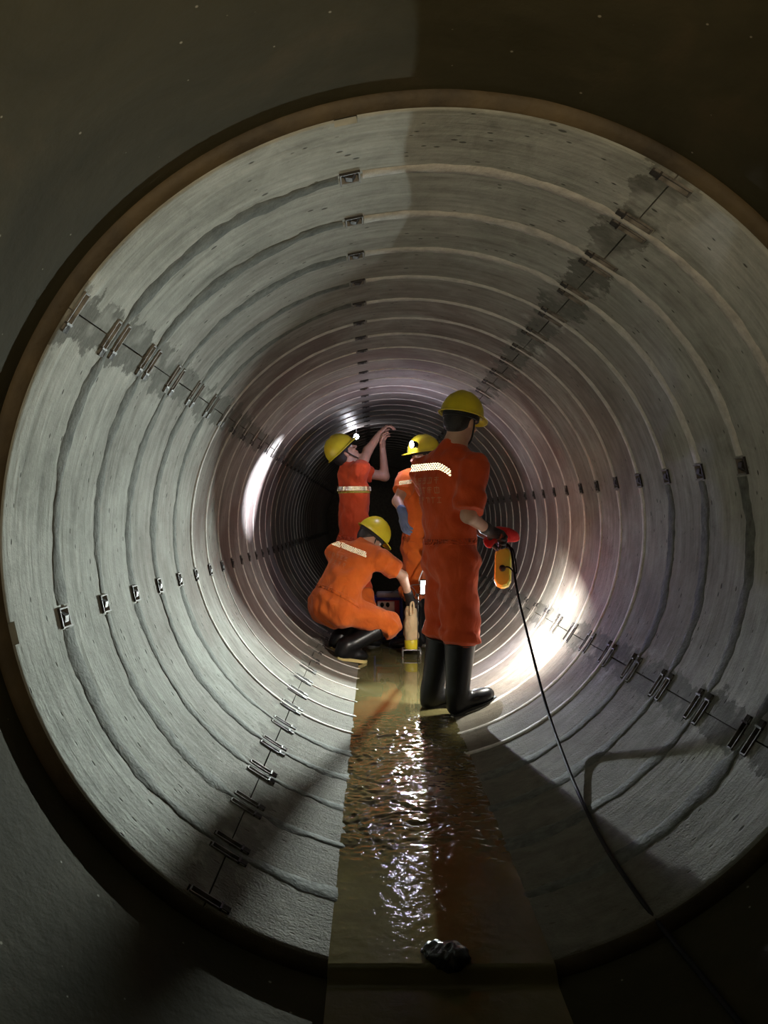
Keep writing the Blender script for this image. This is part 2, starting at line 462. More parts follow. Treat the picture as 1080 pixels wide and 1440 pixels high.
def surface_nets(D, lo, res):
    S = D < 0
    n = np.array(D.shape)
    c = [slice(0, -1), slice(1, None)]
    cnt = np.zeros(n - 1, np.int8)
    for i in (0, 1):
        for j in (0, 1):
            for k in (0, 1): cnt += S[c[i], c[j], c[k]]
    act = (cnt > 0) & (cnt < 8)
    idx = np.argwhere(act)
    if len(idx) == 0: return np.zeros((0, 3)), np.zeros((0, 4), int)
    ids = np.full(n - 1, -1, np.int64); ids[act] = np.arange(len(idx))
    corner = {}
    for i in (0, 1):
        for j in (0, 1):
            for k in (0, 1): corner[(i, j, k)] = D[idx[:, 0] + i, idx[:, 1] + j, idx[:, 2] + k]
    acc = np.zeros((len(idx), 3)); num = np.zeros(len(idx))
    for a in (0, 1):
        for b in (0, 1):
            for axis in range(3):
                o = [(0, a, b), (a, 0, b), (a, b, 0)][axis]
                e = list(o); e[axis] = 1; e = tuple(e)
                d0 = corner[o]; d1 = corner[e]
                mk = (d0 < 0) != (d1 < 0)
                t = np.where(mk, d0 / np.where(mk, d0 - d1, 1), 0)
                pt = np.tile(np.array(o, float), (len(idx), 1)); pt[:, axis] = t
                acc[mk] += pt[mk]; num[mk] += 1
    V = lo + (idx + acc / num[:, None]) * res
    F = []
    for axis in range(3):
        s0 = [slice(None)] * 3; s1 = [slice(None)] * 3
        s0[axis] = slice(0, -1); s1[axis] = slice(1, None)
        A = S[tuple(s0)]; B = S[tuple(s1)]
        ed = np.argwhere(A != B)
        o1, o2 = (axis + 1) % 3, (axis + 2) % 3
        ok = (ed[:, o1] > 0) & (ed[:, o2] > 0) & (ed[:, o1] < n[o1] - 1) & (ed[:, o2] < n[o2] - 1)
        ed = ed[ok]
        q = []
        for da, db in ((-1, -1), (0, -1), (0, 0), (-1, 0)):
            e = ed.copy(); e[:, o1] += da; e[:, o2] += db
            q.append(ids[e[:, 0], e[:, 1], e[:, 2]])
        q = np.stack(q, 1)
        fl = ~A[ed[:, 0], ed[:, 1], ed[:, 2]]
        q[fl] = q[fl][:, ::-1]
        F.append(q)
    F = np.concatenate(F)
    F = F[(F >= 0).all(1)]
    return V, F

def np_obj(name, V, F, mat, parent=None):
    me = bpy.data.meshes.new(name)
    me.vertices.add(len(V)); me.vertices.foreach_set('co', np.asarray(V, np.float32).ravel())
    me.loops.add(F.size); me.loops.foreach_set('vertex_index', F.astype(np.int32).ravel())
    me.polygons.add(len(F)); me.polygons.foreach_set('loop_start', np.arange(0, F.size, F.shape[1], dtype=np.int32))
    me.polygons.foreach_set('use_smooth', np.ones(len(F), bool))
    me.update(calc_edges=True); me.validate()
    me.materials.append(MATS[mat])
    o = bpy.data.objects.new(name, me); col.objects.link(o)
    if parent: o.parent = parent
    return o

def joinVF(parts):
    V = []; F = []; o = 0
    for v, f in parts:
        if len(v) == 0: continue
        V.append(v); F.append(f + o); o += len(v)
    return np.concatenate(V), np.concatenate(F)

# ================================================================== THE TUNNEL
R0, THK, PITCH, Y0, NR = 1.10, 0.030, 0.336, 1.916, 40
A0 = -12.4
SQ = 0.983        # the bore is slightly flattened
AXZ = 1.10
RHOST = 1.134

def ring_pt(r, a, y): return Vector((r * math.sin(a), y, AXZ + r * math.cos(a)))

# host pipe: old brown concrete pipe in which the photographer stands, and backing behind the lining
def tube_shell(name, r, y0, y1, mat, ny, na=128, wob=0.0):
    vs = []; fs = []
    for j in range(ny + 1):
        y = y0 + (y1 - y0) * j / ny
        for i in range(na):
            a = 2 * math.pi * i / na
            rr = r + wob * (math.sin(3 * a + y * 2.1) + math.sin(7 * a - y * 3.3)) * 0.5
            vs.append(ring_pt(rr, a, y))
    for j in range(ny):
        for i in range(na):
            k = (i + 1) % na
            fs.append((j * na + i, (j + 1) * na + i, (j + 1) * na + k, j * na + k))
    return mesh_obj(name, vs, fs, mat)
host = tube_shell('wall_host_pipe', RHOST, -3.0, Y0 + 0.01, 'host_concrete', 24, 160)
tag(host, 'old brown concrete pipe around the camera before the lining starts', kind='structure')
# far closing of the old pipe behind the photographer
mb = MB(); mb.add([ring_pt(RHOST + .02, 2 * math.pi * i / 64, -3.0) for i in range(64)], [tuple(range(64))])
bk = mb.build('wall_back', 'host_concrete'); tag(bk, 'dark end of the old pipe behind the camera', kind='structure')

lining = tube_shell('wall_lining', R0 + THK, Y0 + 0.002, Y0 + NR * PITCH, 'grout', 20, 128)
tag(lining, 'segmental concrete lining rings receding down the tunnel', kind='structure')
mb = MB(); mb.add([ring_pt(R0 + THK, -2 * math.pi * i / 64, Y0 + NR * PITCH) for i in range(64)], [tuple(range(64))])
fe = mb.build('wall_far', 'grout'); tag(fe, 'dark far end of the tunnel', kind='structure')

# rusty rim at the mouth of the lining
mb = MB(); na = 180
for i in range(na):
    pass
vs = []; fs = []
prof = [(RHOST + .004, -0.022), (RHOST - 0.004, -0.024), (R0 + 0.016, -0.012), (R0 + 0.005, -0.004), (R0 + 0.002, 0.002)]
for i in range(na):
    a = 2 * math.pi * i / na
    w = 0.004 * math.sin(5 * a + 1) + 0.003 * math.sin(13 * a)
    for (r, dy) in prof: vs.append(ring_pt(r + (w if 0 < prof.index((r, dy)) < 3 else 0), a, Y0 + dy))
m_ = len(prof)
for i in range(na):
    k = (i + 1) % na
    for j in range(m_ - 1): fs.append((i * m_ + j, i * m_ + j + 1, k * m_ + j + 1, k * m_ + j))
rim = mesh_obj('trim_1', vs, fs, 'rust_rim'); tag(rim, 'rust brown rim round the mouth of the lining', kind='structure')

# one lining segment: a quarter of a ring with recesses for its bolts
SLOT = [(0.022, 0.052), (PITCH - 0.052, PITCH - 0.022)]
BOXA = 0.036
def segment_mesh():
    dep = 0.024; t = THK; g = 0.0015; ch = 0.006
    yl = [g, g + ch, 0.022, BOXA, 0.052, 0.11, 0.168, 0.226, PITCH - 0.052, PITCH - BOXA, PITCH - 0.022, PITCH - g - ch, PITCH - g]
    al = [-44.92, -42.0] + [-39 + 3 * i for i in range(13)][:12] + [-3.0, -1.55, 1.55, 3.0] + [6 + 3 * i for i in range(12)] + [42.0, 44.92]
    al = sorted(set(al))
    vs = []; fs = []; sm = []; key = {}
    def vert(a, y, r, tagk):
        kk = (round(a, 3), round(y, 4), round(r, 4), tagk)
        if kk not in key:
            key[kk] = len(vs); q = math.radians(a); vs.append((r * math.sin(q), y, r * math.cos(q)))
        return key[kk]
    def depth(a, y):
        if abs(a) > 42.0 and any(s0 < y < s1 for s0, s1 in SLOT): return dep
        if abs(a) < 1.5 and (y < BOXA or y > PITCH - BOXA): return dep
        return 0.0
    nA, nY = len(al) - 1, len(yl) - 1
    Dp = [[depth((al[i] + al[i + 1]) / 2, (yl[j] + yl[j + 1]) / 2) for j in range(nY)] for i in range(nA)]
    def rr(y, d): return R0 + d + (ch if (d == 0 and y in (yl[0], yl[-1])) else 0)
    for i in range(nA):
        for j in range(nY):
            d = Dp[i][j]; a0, a1, y0, y1 = al[i], al[i + 1], yl[j], yl[j + 1]
            fs.append((vert(a0, y0, rr(y0, d), 't'), vert(a0, y1, rr(y1, d), 't'), vert(a1, y1, rr(y1, d), 't'), vert(a1, y0, rr(y0, d), 't'))); sm.append(True)
            if i + 1 <= nA - 1 and Dp[i + 1][j] != d:
                e = Dp[i + 1][j]
                fs.append((vert(a1, y0, rr(y0, d), 'a'), vert(a1, y1, rr(y1, d), 'a'), vert(a1, y1, rr(y1, e), 'a'), vert(a1, y0, rr(y0, e), 'a'))); sm.append(False)
            if j + 1 <= nY - 1 and Dp[i][j + 1] != d:
                e = Dp[i][j + 1]
                fs.append((vert(a0, y1, rr(y1, d), 'y'), vert(a1, y1, rr(y1, d), 'y'), vert(a1, y1, rr(y1, e), 'y'), vert(a0, y1, rr(y1, e), 'y'))); sm.append(False)
        for y, d in ((yl[0], Dp[i][0]), (yl[-1], Dp[i][-1])):
            fs.append((vert(al[i], y, rr(y, d), 'e'), vert(al[i + 1], y, rr(y, d), 'e'), vert(al[i + 1], y, R0 + t - .001, 'e'), vert(al[i], y, R0 + t - .001, 'e'))); sm.append(False)
    for j in range(nY):
        for a, d in ((al[0], Dp[0][j]), (al[-1], Dp[-1][j])):
            fs.append((vert(a, yl[j], rr(yl[j], d), 's'), vert(a, yl[j + 1], rr(yl[j + 1], d), 's'), vert(a, yl[j + 1], R0 + t - .001, 's'), vert(a, yl[j], R0 + t - .001, 's'))); sm.append(False)
    return vs, fs, sm
vs, fs, sm = segment_mesh()
seg0 = mesh_obj('lining_segment', vs, fs, 'concrete', lining, sm)

# bolt sets, modelled at the crown (radius along +Z, tangent along +X), origin on the tunnel axis
def bolt_channel_mesh():
    mb = MB(); Lh = 0.056
    r = R0
    for s in (-1, 1): mb.box((0, s * 0.0135, r + 0.009), (2 * Lh, 0.004, 0.030), 0)
    mb.box((Lh - 0.002, 0, r + 0.009), (0.005, 0.030, 0.030), 0)
    mb.box((0, 0, r + 0.022), (2 * Lh, 0.027, 0.003), 1)
    mb.tube([(-Lh, 0, r + 0.010), (Lh - .004, 0, r + 0.010)], 0.0075, 1, 8)
    mb.tube([(-Lh - 0.006, 0, r + 0.004), (-Lh + 0.016, 0, r + 0.004)], 0.0165, 1, 6)
    mb.box((-Lh + 0.019, 0, r + 0.006), (0.006, 0.034, 0.030), 1)
    return mb
def bolt_box_mesh():
    mb = MB(); w = 0.028; h = 0.034; r = R0
    for s in (-1, 1): mb.box((s * w, 0, r + 0.008), (0.005, 2 * h, 0.032), 0)
    mb.box((0, -h, r + 0.008), (2 * w + .005, 0.005, 0.032), 1)
    mb.box((0, h, r + 0.010), (2 * w + .005, 0.005, 0.026), 0)
    mb.box((0, 0, r + 0.022), (2 * w, 2 * h, 0.003), 1)
    mb.tube([(0, -h, r + 0.010), (0, h + .006, r + 0.010)], 0.009, 1, 8)
    mb.tube([(0, -0.018, r + 0.006), (0, 0.008, r + 0.006)], 0.019, 1, 6)
    return mb
chan0 = bolt_channel_mesh().build('bolt_channel', ['steel_galvanised', 'steel_dark'])
box0 = bolt_box_mesh().build('bolt_box', ['steel_galvanised', 'steel_dark'])
me_seg, me_ch, me_bx = seg0.data, chan0.data, box0.data
for o in (seg0, chan0, box0): bpy.data.objects.remove(o)

def inst(name, me, parent, loc, ry):
    o = bpy.data.objects.new(name, me); col.objects.link(o)
    o.parent = parent; o.location = loc; o.rotation_euler = (0, ry, 0)
    return o

NDET = 20
far_mb = MB()
for i in range(NR):
    yi = Y0 + i * PITCH
    jr = random.uniform(-0.25, 0.25)
    for k in range(4):
        a = math.radians(A0 + 90 * k + jr)
        dr = random.uniform(0, 0.0025)
        s = inst('lining_segment', me_seg, lining, (dr * math.sin(a), yi, AXZ + dr * math.cos(a)), a)
        half = math.radians(45)
        if i < NDET:
            for yy in ((SLOT[0][0] + SLOT[0][1]) / 2, (SLOT[1][0] + SLOT[1][1]) / 2):
                if i == 0 and yy < .1 or True:
                    inst('bolt_channel', me_ch, s, (0, yy, 0), half + math.radians(random.uniform(-.2, .2)))
            if k != 2:
                inst('bolt_box', me_bx, s, (0, PITCH, 0), math.radians(random.uniform(-.12, .12)))
        else:
            for me_, yy, off in ((me_ch, .037, half), (me_ch, PITCH - .037, half), (me_bx, PITCH, 0)):
                if me_ is me_bx and k == 2: continue
                M = Matrix.Translation((0, yi + yy, AXZ)) @ Matrix.Rotation(a + off, 4, 'Y')
                far_mb.add([M @ v.co for v in me_.vertices], [tuple(p.vertices) for p in me_.polygons])
                far_mb.m[-len(me_.polygons):] = [p.material_index for p in me_.polygons]
fb = far_mb.build('far_bolts', ['steel_galvanised', 'steel_dark'], lining); fb['kind'] = 'stuff'

# mortar smeared over the ring joints
def vnoise(t, seed):
    return (math.sin(t * 1.0 + seed) + 0.6 * math.sin(t * 2.3 + seed * 1.7) + 0.4 * math.sin(t * 5.1 + seed * 2.9) + 0.25 * math.sin(t * 11.7 + seed)) / 2.25
def mortar_arc(name, runs, yj, dark, i):
    vs = []; fs = []; sd = random.uniform(0, 20)
    for (p0, p1, fade) in runs:
        n_ = max(4, int((p1 - p0) / 0.8)); base = len(vs)
        for q in range(n_ + 1):
            ad = p0 + (p1 - p0) * q / n_
            a = math.radians(ad); tt = ad * 0.12
            if dark:
                wl = 0.036 + 0.024 * vnoise(tt, sd) + 0.006 * vnoise(tt * 7, sd); wr = 0.034 + 0.026 * vnoise(tt * .8, sd + 5) + 0.006 * vnoise(tt * 6, sd + 2)
                hgt = 0.0018
            else:
                wd = 0.028 if i < 4 else (0.020 if i < 8 else 0.013)
                wl = wd * (1 + .35 * vnoise(tt, sd) + .1 * vnoise(tt * 8, sd)); wr = wd * (1 + .35 * vnoise(tt, sd + 4) + .1 * vnoise(tt * 7, sd)); hgt = 0.0042
            dj = abs(((ad - A0) % 90) - 45)                      # pass between the bolt channels
            lim = 0.016 if dj < 3.6 else 0.016 + (dj - 3.6) * 0.012
            wl = min(max(wl, 0.006), lim); wr = min(max(wr, 0.006), lim)
            for (dy, r) in ((-wl, R0 + .0015), (-wl * .8, R0 - hgt * .7), (0, R0 - hgt), (wr * .8, R0 - hgt * .7), (wr, R0 + .0015)):
                vs.append(ring_pt(r, a, yj + dy))
        for q in range(n_):
            for j in range(4):
                b0 = base + q * 5 + j; fs.append((b0, b0 + 1, b0 + 6, b0 + 5))
    return mesh_obj(name, vs, fs, 'mortar_dark' if dark else 'mortar_light', lining)
for i in range(1, NR):
    yj = Y0 + i * PITCH
    halves = []
    for k in range(4):
        c_ = A0 + 90 * k; gap = 1.9 if k != 2 else 0.0
        halves += [(k, 0, c_ - 45, c_ - gap, 0), (k, 1, c_ + gap, c_ + 45, 0)]
    if i < 24:
        for (k, h, p0, p1, fd) in halves:
            left = (k == 3) or (k == 0 and h == 0) or (k == 2 and h == 1)
            right = (k == 1 and h == 1) or (k == 2 and h == 0)
            dark = (left and i <= 5) or (right and i <= 4)
            mortar_arc('joint_mortar', [(p0, p1, fd)], yj, dark, i)
    else:
        mortar_arc('joint_mortar', [(p0, p1, fd) for (_, _, p0, p1, fd) in halves], yj, False, i)

for o in (host, bk, lining, fe, rim): o.scale = (1, 1, SQ)

# water on the invert: lining part, and a step lower in the old pipe
ZW = 0.0354
def lattice_noise(x, y, cell, seed):
    g = np.random.default_rng(seed).uniform(-1, 1, (64, 64))
    u = x / cell; v = y / cell; i = np.floor(u).astype(int); j = np.floor(v).astype(int); fu = u - i; fv = v - j
    fu = fu * fu * (3 - 2 * fu); fv = fv * fv * (3 - 2 * fv)
    G = lambda a, b: g[a % 64, b % 64]
    return (G(i, j) * (1 - fu) + G(i + 1, j) * fu) * (1 - fv) + (G(i, j + 1) * (1 - fu) + G(i + 1, j + 1) * fu) * fv
def waves(x, y):
    sm = lambda t: np.clip(t, 0, 1) ** 2 * (3 - 2 * np.clip(t, 0, 1))
    a = sm((4.42 - y) / .55) * (.13 + .87 * sm((y - 2.35) / .40)) + .012
    yy = y + .02 * lattice_noise(x, y, .11, 5); xx = x + .015 * lattice_noise(x, y, .09, 6)
    return a * (.0030 * lattice_noise(xx, yy, .060, 1) + .0028 * lattice_noise(xx, yy * 1.1, .027, 2) + .0014 * lattice_noise(xx, yy, .0135, 3))
def water_strip(ys, zfun, half, nx):
    xs = np.linspace(-half, half, nx + 1)
    X, Y = np.meshgrid(xs, ys)
    Z = zfun(X, Y)
    V = np.stack([X, Y, Z], -1).reshape(-1, 3)
    a = (np.arange(len(ys) - 1)[:, None] * (nx + 1) + np.arange(nx)[None, :]).ravel()
    F = np.stack([a, a + 1, a + nx + 2, a + nx + 1], 1)
    return V, F
HW = 0.281
def zf(X, Y):
    step = np.clip((Y - (Y0 - .065)) / .05, 0, 1); step = step * step * (3 - 2 * step)
    return 0.003 + (ZW - 0.003) * step + waves(X, Y) * (.5 + .5 * step)
Vw, Fw = joinVF([water_strip(np.concatenate([np.linspace(-3, 1.0, 40), np.linspace(1.0, 1.9, 100)[1:], np.linspace(1.9, 4.6, 640)[1:], np.linspace(4.6, 4.9, 20)[1:], np.linspace(4.9, Y0 + NR * PITCH, 40)[1:]]), zf, HW, 130)])
water = np_obj('water', Vw, Fw, 'muddy_water')
tag(water, 'shallow muddy water running along the tunnel bottom', 'water', kind='stuff')

# ================================================================== PEOPLE
def frame(f, u):
    f = Vector(f).normalized(); u = Vector(u); u = (u - f * u.dot(f)).normalized(); r = f.cross(u)
    return Matrix((r, f, u)).transposed()      # columns: right, forward, up

def heading(deg):
    t = math.radians(deg); return Vector((math.sin(t), math.cos(t), 0)), Vector((math.cos(t), -math.sin(t), 0))

def head_prims(S, c, M, neck):
    g = lambda x, y, z: c + M @ Vector((x, y, z))
    S.ell(g(0, -.012, .028), (.074, .094, .086), M, k=.02)
    S.ell(g(0, .028, -.045), (.056, .066, .074), M, k=.03)
    S.ell(g(0, .066, -.098), (.026, .024, .020), M, k=.025)
    S.cap(g(0, .092, .012), g(0, .116, -.026), .007, .0125, k=.012)
    for s in (-1, 1):
        S.ell(g(s * .017, .103, -.030), (.009, .010, .008), M, k=.008)
        S.ell(g(s * .034, .080, .028), (.026, .014, .009), M, k=.012)
        S.ell(g(s * .042, .066, -.025), (.022, .020, .018), M, k=.02)
        S.ell(g(s * .074, -.004, -.006), (.009, .020, .031), M, k=.008)
    S.ell(g(0, .091, -.060), (.024, .011, .006), M, k=.008)
    S.ell(g(0, .088, -.071), (.020, .011, .006), M, k=.008)
    S.cap(g(0, -.022, -.050), neck, .054, .062, k=.03)

def hand_prims(S, w, d, n, thumb, curl=(30, 35, 25), scale=1.0, spread=1.0, fat=0.0):
    """hand at wrist w, fingers along d, palm facing n, thumb towards +/- d x n"""
    d = Vector(d).normalized(); n = Vector(n); n = (n - d * n.dot(d)).normalized(); s = d.cross(n) * thumb
    q = scale
    Mh = Matrix((s, d, n)).transposed()
    S.ell(w + d * .048 * q, (.040 * q + fat, .052 * q, .015 * q + fat), Mh, k=.015)
    S.cap(w - d * .03, w + d * .03 * q, .026 * q + fat, .027 * q + fat, k=.02, n=n, f=.72)
    lens = [(.040, .025, .021), (.045, .029, .023), (.041, .026, .022), (.033, .020, .018)]
    for i in range(4):
        off = (.029 - .0195 * i) * q
        p = w + d * (.083 - .006 * abs(i - 1.2)) * q + s * off
        ang = 0; sd = (s * (.10 - .07 * i) * spread)
        for j in range(3):
            ang += math.radians(curl[j] * (1 + .06 * i))
            dr = (d * math.cos(ang) + n * math.sin(ang) + sd * math.cos(ang)).normalized()
            e = p + dr * lens[i][j] * q
            S.cap(p, e, (.0088 - .0007 * j) * q + fat, (.0082 - .0008 * j) * q + fat, k=.006)
            p = e
    p = w + d * .022 * q + s * .026 * q + n * .004
    t1 = (d * .62 + s * .62 + n * .35).normalized(); t2 = (d * .85 + s * .25 + n * .5).normalized(); t3 = (d * .9 + s * .02 + n * .55).normalized()
    for dr, ln, r in ((t1, .042, .0125), (t2, .032, .0105), (t3, .026, .0095)):
        e = p + dr * ln * q
        S.cap(p, e, r * q + fat, (r - .001) * q + fat, k=.010); p = e

def make_helmet(root, c, M, mat='helmet_yellow', strap=True):
    na, vs, fs = 40, [], []
    prof = [(math.cos(t), math.sin(t)) for t in [math.radians(x) for x in (0, 10, 20, 32, 45, 58, 70, 80)]]
    ring0 = []
    rows = []
    for kind in ('edge', 'flange', 'flange0') + tuple(range(len(prof))):
        row = []
        for i in range(na):
            a = 2 * math.pi * i / na; ca, sa = math.cos(a), math.sin(a)      # a = 0 is forward
            wx, wy, hz = .118, .138, .136
            peak = max(0, ca) ** 3
            fl = .012 + .040 * peak
            if kind == 'edge': sc, z, ex = 1.0, -.010 - .012 * peak, fl
            elif kind == 'flange': sc, z, ex = 1.0, -.004 - .009 * peak, fl + .001
            elif kind == 'flange0': sc, z, ex = 1.0, -.001, .002
            else: sc, z, ex = prof[kind][0], prof[kind][1] * hz, 0.0
            x = sa * (wx * sc + ex); y = ca * (wy * sc + ex)
            if not isinstance(kind, str) and kind > 1:
                g = math.exp(-(x / .016) ** 2); z += .006 * g
                for s in (-1, 1): z += .0035 * math.exp(-((x - s * .045) / .010) ** 2)
            row.append(len(vs)); vs.append(c + M @ Vector((x, y, z + .044)))
        rows.append(row)
    top = len(vs); vs.append(c + M @ Vector((0, 0, .128 + .006 + .044)))
    for r_ in range(len(rows) - 1):
        for i in range(na):
            k = (i + 1) % na; fs.append((rows[r_][k], rows[r_][i], rows[r_ + 1][i], rows[r_ + 1][k]))
    for i in range(na): fs.append((rows[-1][(i + 1) % na], rows[-1][i], top))
    h = mesh_obj('helmet', vs, fs, mat, root)
    sm_ = h.modifiers.new('solid', 'SOLIDIFY'); sm_.thickness = .004; sm_.offset = -1
    # headband inside and chin strap
    mb = MB()
    pts = [c + M @ Vector((.094 * math.sin(t), .112 * math.cos(t) - .006, .030)) for t in [2 * math.pi * i / 28 for i in range(29)]]
    for dz in (-.010, .0, .010): mb.tube([p + M @ Vector((0, 0, dz)) for p in pts], .0065, 0, 6, False)
    if strap:
        sp = [c + M @ Vector(v) for v in ((-.092, .0, .03), (-.082, .018, -.04), (-.055, .045, -.098), (0, .062, -.124), (.055, .045, -.098), (.082, .018, -.04), (.092, .0, .03))]
        mb.tube(smooth_curve(sp, 6), .0055, 0, 6)
    mb.build('chin_strap', 'black_strap', h, True)
    return h

def make_boot(root, ankle, fdir, top, r_top, sole='rubber_sole_dark', r_ank=.056):
    fd = Vector(fdir).normalized(); up = Vector((0, 0, 1)); n = (up - fd * up.dot(fd)).normalized(); s = fd.cross(n)
    M = Matrix((s, fd, n)).transposed()
    S = Sdf(.03)
    S.cap(ankle + n * .0, top, r_ank + .006, r_top, k=.03, flat=False)
    S.cap(ankle - fd * .025 - n * .045, ankle + n * .02, .047, .055, k=.03)
    S.cap(ankle - fd * .02 - n * .048, ankle + fd * .10 - n * .045, .044, .048, k=.035, n=n, f=.9)
    S.ell(ankle + fd * .140 - n * .046, (.051, .068, .042), M, k=.03)
    S.cut(ankle - n * .082, -n)
    S.cut(top, (top - ankle))
    V, F = S.mesh(.0075)
    b = np_obj('boot', V, F, 'rubber_black', root)
    # top collar
    mb = MB(); ax = (top - ankle).normalized(); e1 = ax.orthogonal().normalized(); e2 = ax.cross(e1)
    ring = [top - ax * .008 + (e1 * math.cos(t) + e2 * math.sin(t)) * (r_top + .001) for t in [2 * math.pi * i / 28 for i in range(29)]]
    mb.tube(ring, .006, 0, 6, False)
    mb.build('boot_collar', 'rubber_black', b, True)
    # sole with heel
    out = [(-.066, .0), (-.060, .028), (-.03, .040), (.03, .036), (.09, .046), (.14, .052), (.185, .040), (.208, .012), (.212, 0)]
    outl = out + [(x, -y) for x, y in reversed(out[1:-1])]
    mb = MB(); m = len(outl); vs = []
    for dz in (-.074, -.098):
        vs += [ankle + fd * x + s * y + n * dz for x, y in outl]
    fs = [tuple(range(m)), tuple(range(2 * m - 1, m - 1, -1))] + [(i, i + m, (i + 1) % m + m, (i + 1) % m) for i in range(m)]
    mb.add(vs, fs)
    mb.build('sole', sole, b)
    return b

def band(field, p, n, w, extra=(), t=0.0045):
    """a tape of half width w wrapped on the cloth where the plane through p cuts it"""
    D, lo, res = field
    ax = [lo[i] + res * np.arange(D.shape[i]) for i in range(3)]
    X, Y, Z = np.meshgrid(*ax, indexing='ij', sparse=True)
    n = Vector(n).normalized()
    pl = (X - p[0]) * n[0] + (Y - p[1]) * n[1] + (Z - p[2]) * n[2]
    B = np.maximum(np.abs(D - 0.001) - t, np.abs(pl) - w)
    for c, m in extra:
        m = Vector(m).normalized()
        B = np.maximum(B, (X - c[0]) * m[0] + (Y - c[1]) * m[1] + (Z - c[2]) * m[2])
    return surface_nets(B.astype(np.float32), lo, res)

def retro_strip(cov, name, rows_fn, nu, nv, s, label):
    """retroreflective tape: a sheet of small mirror corner cubes laid on the cloth.
    rows_fn(a, b) -> (ray origin, ray direction) for metres a along and b across the tape"""
    bv = BVHTree.FromPolygons([v.co for v in cov.data.vertices], [tuple(p.vertices) for p in cov.data.polygons])
    def at(a, b, dep):
        o, d = rows_fn(a, b); h = bv.ray_cast(o, d, 2.0)
        if h[0] is None: return None
        return h[0] - d * (.010 - dep)
    hh = s * math.sqrt(3) / 2
    vs = []; fs = []
    for r in range(nv):
        b0 = (r - nv / 2) * hh
        for q in range(2 * nu):
            up = (q + r) % 2 == 0
            x = (q - nu) * s / 2; cy = b0 + (hh / 3 if up else 2 * hh / 3)
            c = at(x, cy, 0); c1 = at(x + s, cy, 0)
            if c is None or c1 is None: continue
            d = rows_fn(x, cy)[1].normalized()
            t = c1 - c; t = (t - d * t.dot(d)).normalized(); w = t.cross(d) * (1 if t.cross(d).z > 0 else -1)
            sg = 1 if up else -1
            ps = [c - t * s / 2 - w * sg * hh / 3, c + t * s / 2 - w * sg * hh / 3, c + w * sg * 2 * hh / 3]
            k = len(vs); vs += ps + [c + d * s / math.sqrt(6)]            # exact cube corner
            fs += [(k, k + 1, k + 3), (k + 1, k + 2, k + 3), (k + 2, k, k + 3)]
    o = mesh_obj(name, vs, fs, 'reflective_tape', cov, False)
    o['label'] = label
    return o

def lettering(root, cov, centre, right, up, nrm, rows, size, seed):
    """faded, unreadable rows of print, pressed on to the cloth"""
    bv = BVHTree.FromPolygons([v.co for v in cov.data.vertices], [tuple(p.vertices) for p in cov.data.polygons])
    rr = random.Random(seed); mb = MB()
    right = Vector(right).normalized(); up = Vector(up).normalized(); nrm = Vector(nrm).normalized()
    def proj(x, y):
        o = centre + right * x + up * y + nrm * .4
        h = bv.ray_cast(o, -nrm, .8)
        return None if h[0] is None else h[0] + nrm * .0035
    def stroke(x0, y0, x1, y1, w):
        dx, dy = x1 - x0, y1 - y0; l = math.hypot(dx, dy); px, py = -dy / l * w / 2, dx / l * w / 2
        ps = []
        for k in range(3):
            t = k / 2
            a = proj(x0 + dx * t + px, y0 + dy * t + py); b = proj(x0 + dx * t - px, y0 + dy * t - py)
            if a is None or b is None: return
            ps.append((a, b))
        for k in range(2): mb.add([ps[k][0], ps[k][1], ps[k + 1][1], ps[k + 1][0]], [(0, 1, 2, 3)])
    for (y, n, sz) in rows:
        for i in range(n):
            x = (i - (n - 1) / 2) * sz * 1.18; w = sz * .11; h = sz / 2
            stroke(x - h * .8, y + h * .7, x + h * .8, y + h * .7, w)
            stroke(x, y + h, x, y - h, w)
            if rr.random() < .7: stroke(x - h * .7, y + h * .1, x + h * .7, y + h * .1, w)
            if rr.random() < .6: stroke(x - h * .8, y - h * .8, x + h * .8, y - h * .8, w)
            if rr.random() < .5: stroke(x - h * .7, y + h * .7, x - h * .7, y - h * .8, w)
            if rr.random() < .5: stroke(x + h * .7, y + h * .7, x + h * .7, y - h * .8, w)
    return mb.build('lettering', 'print_tan', root)

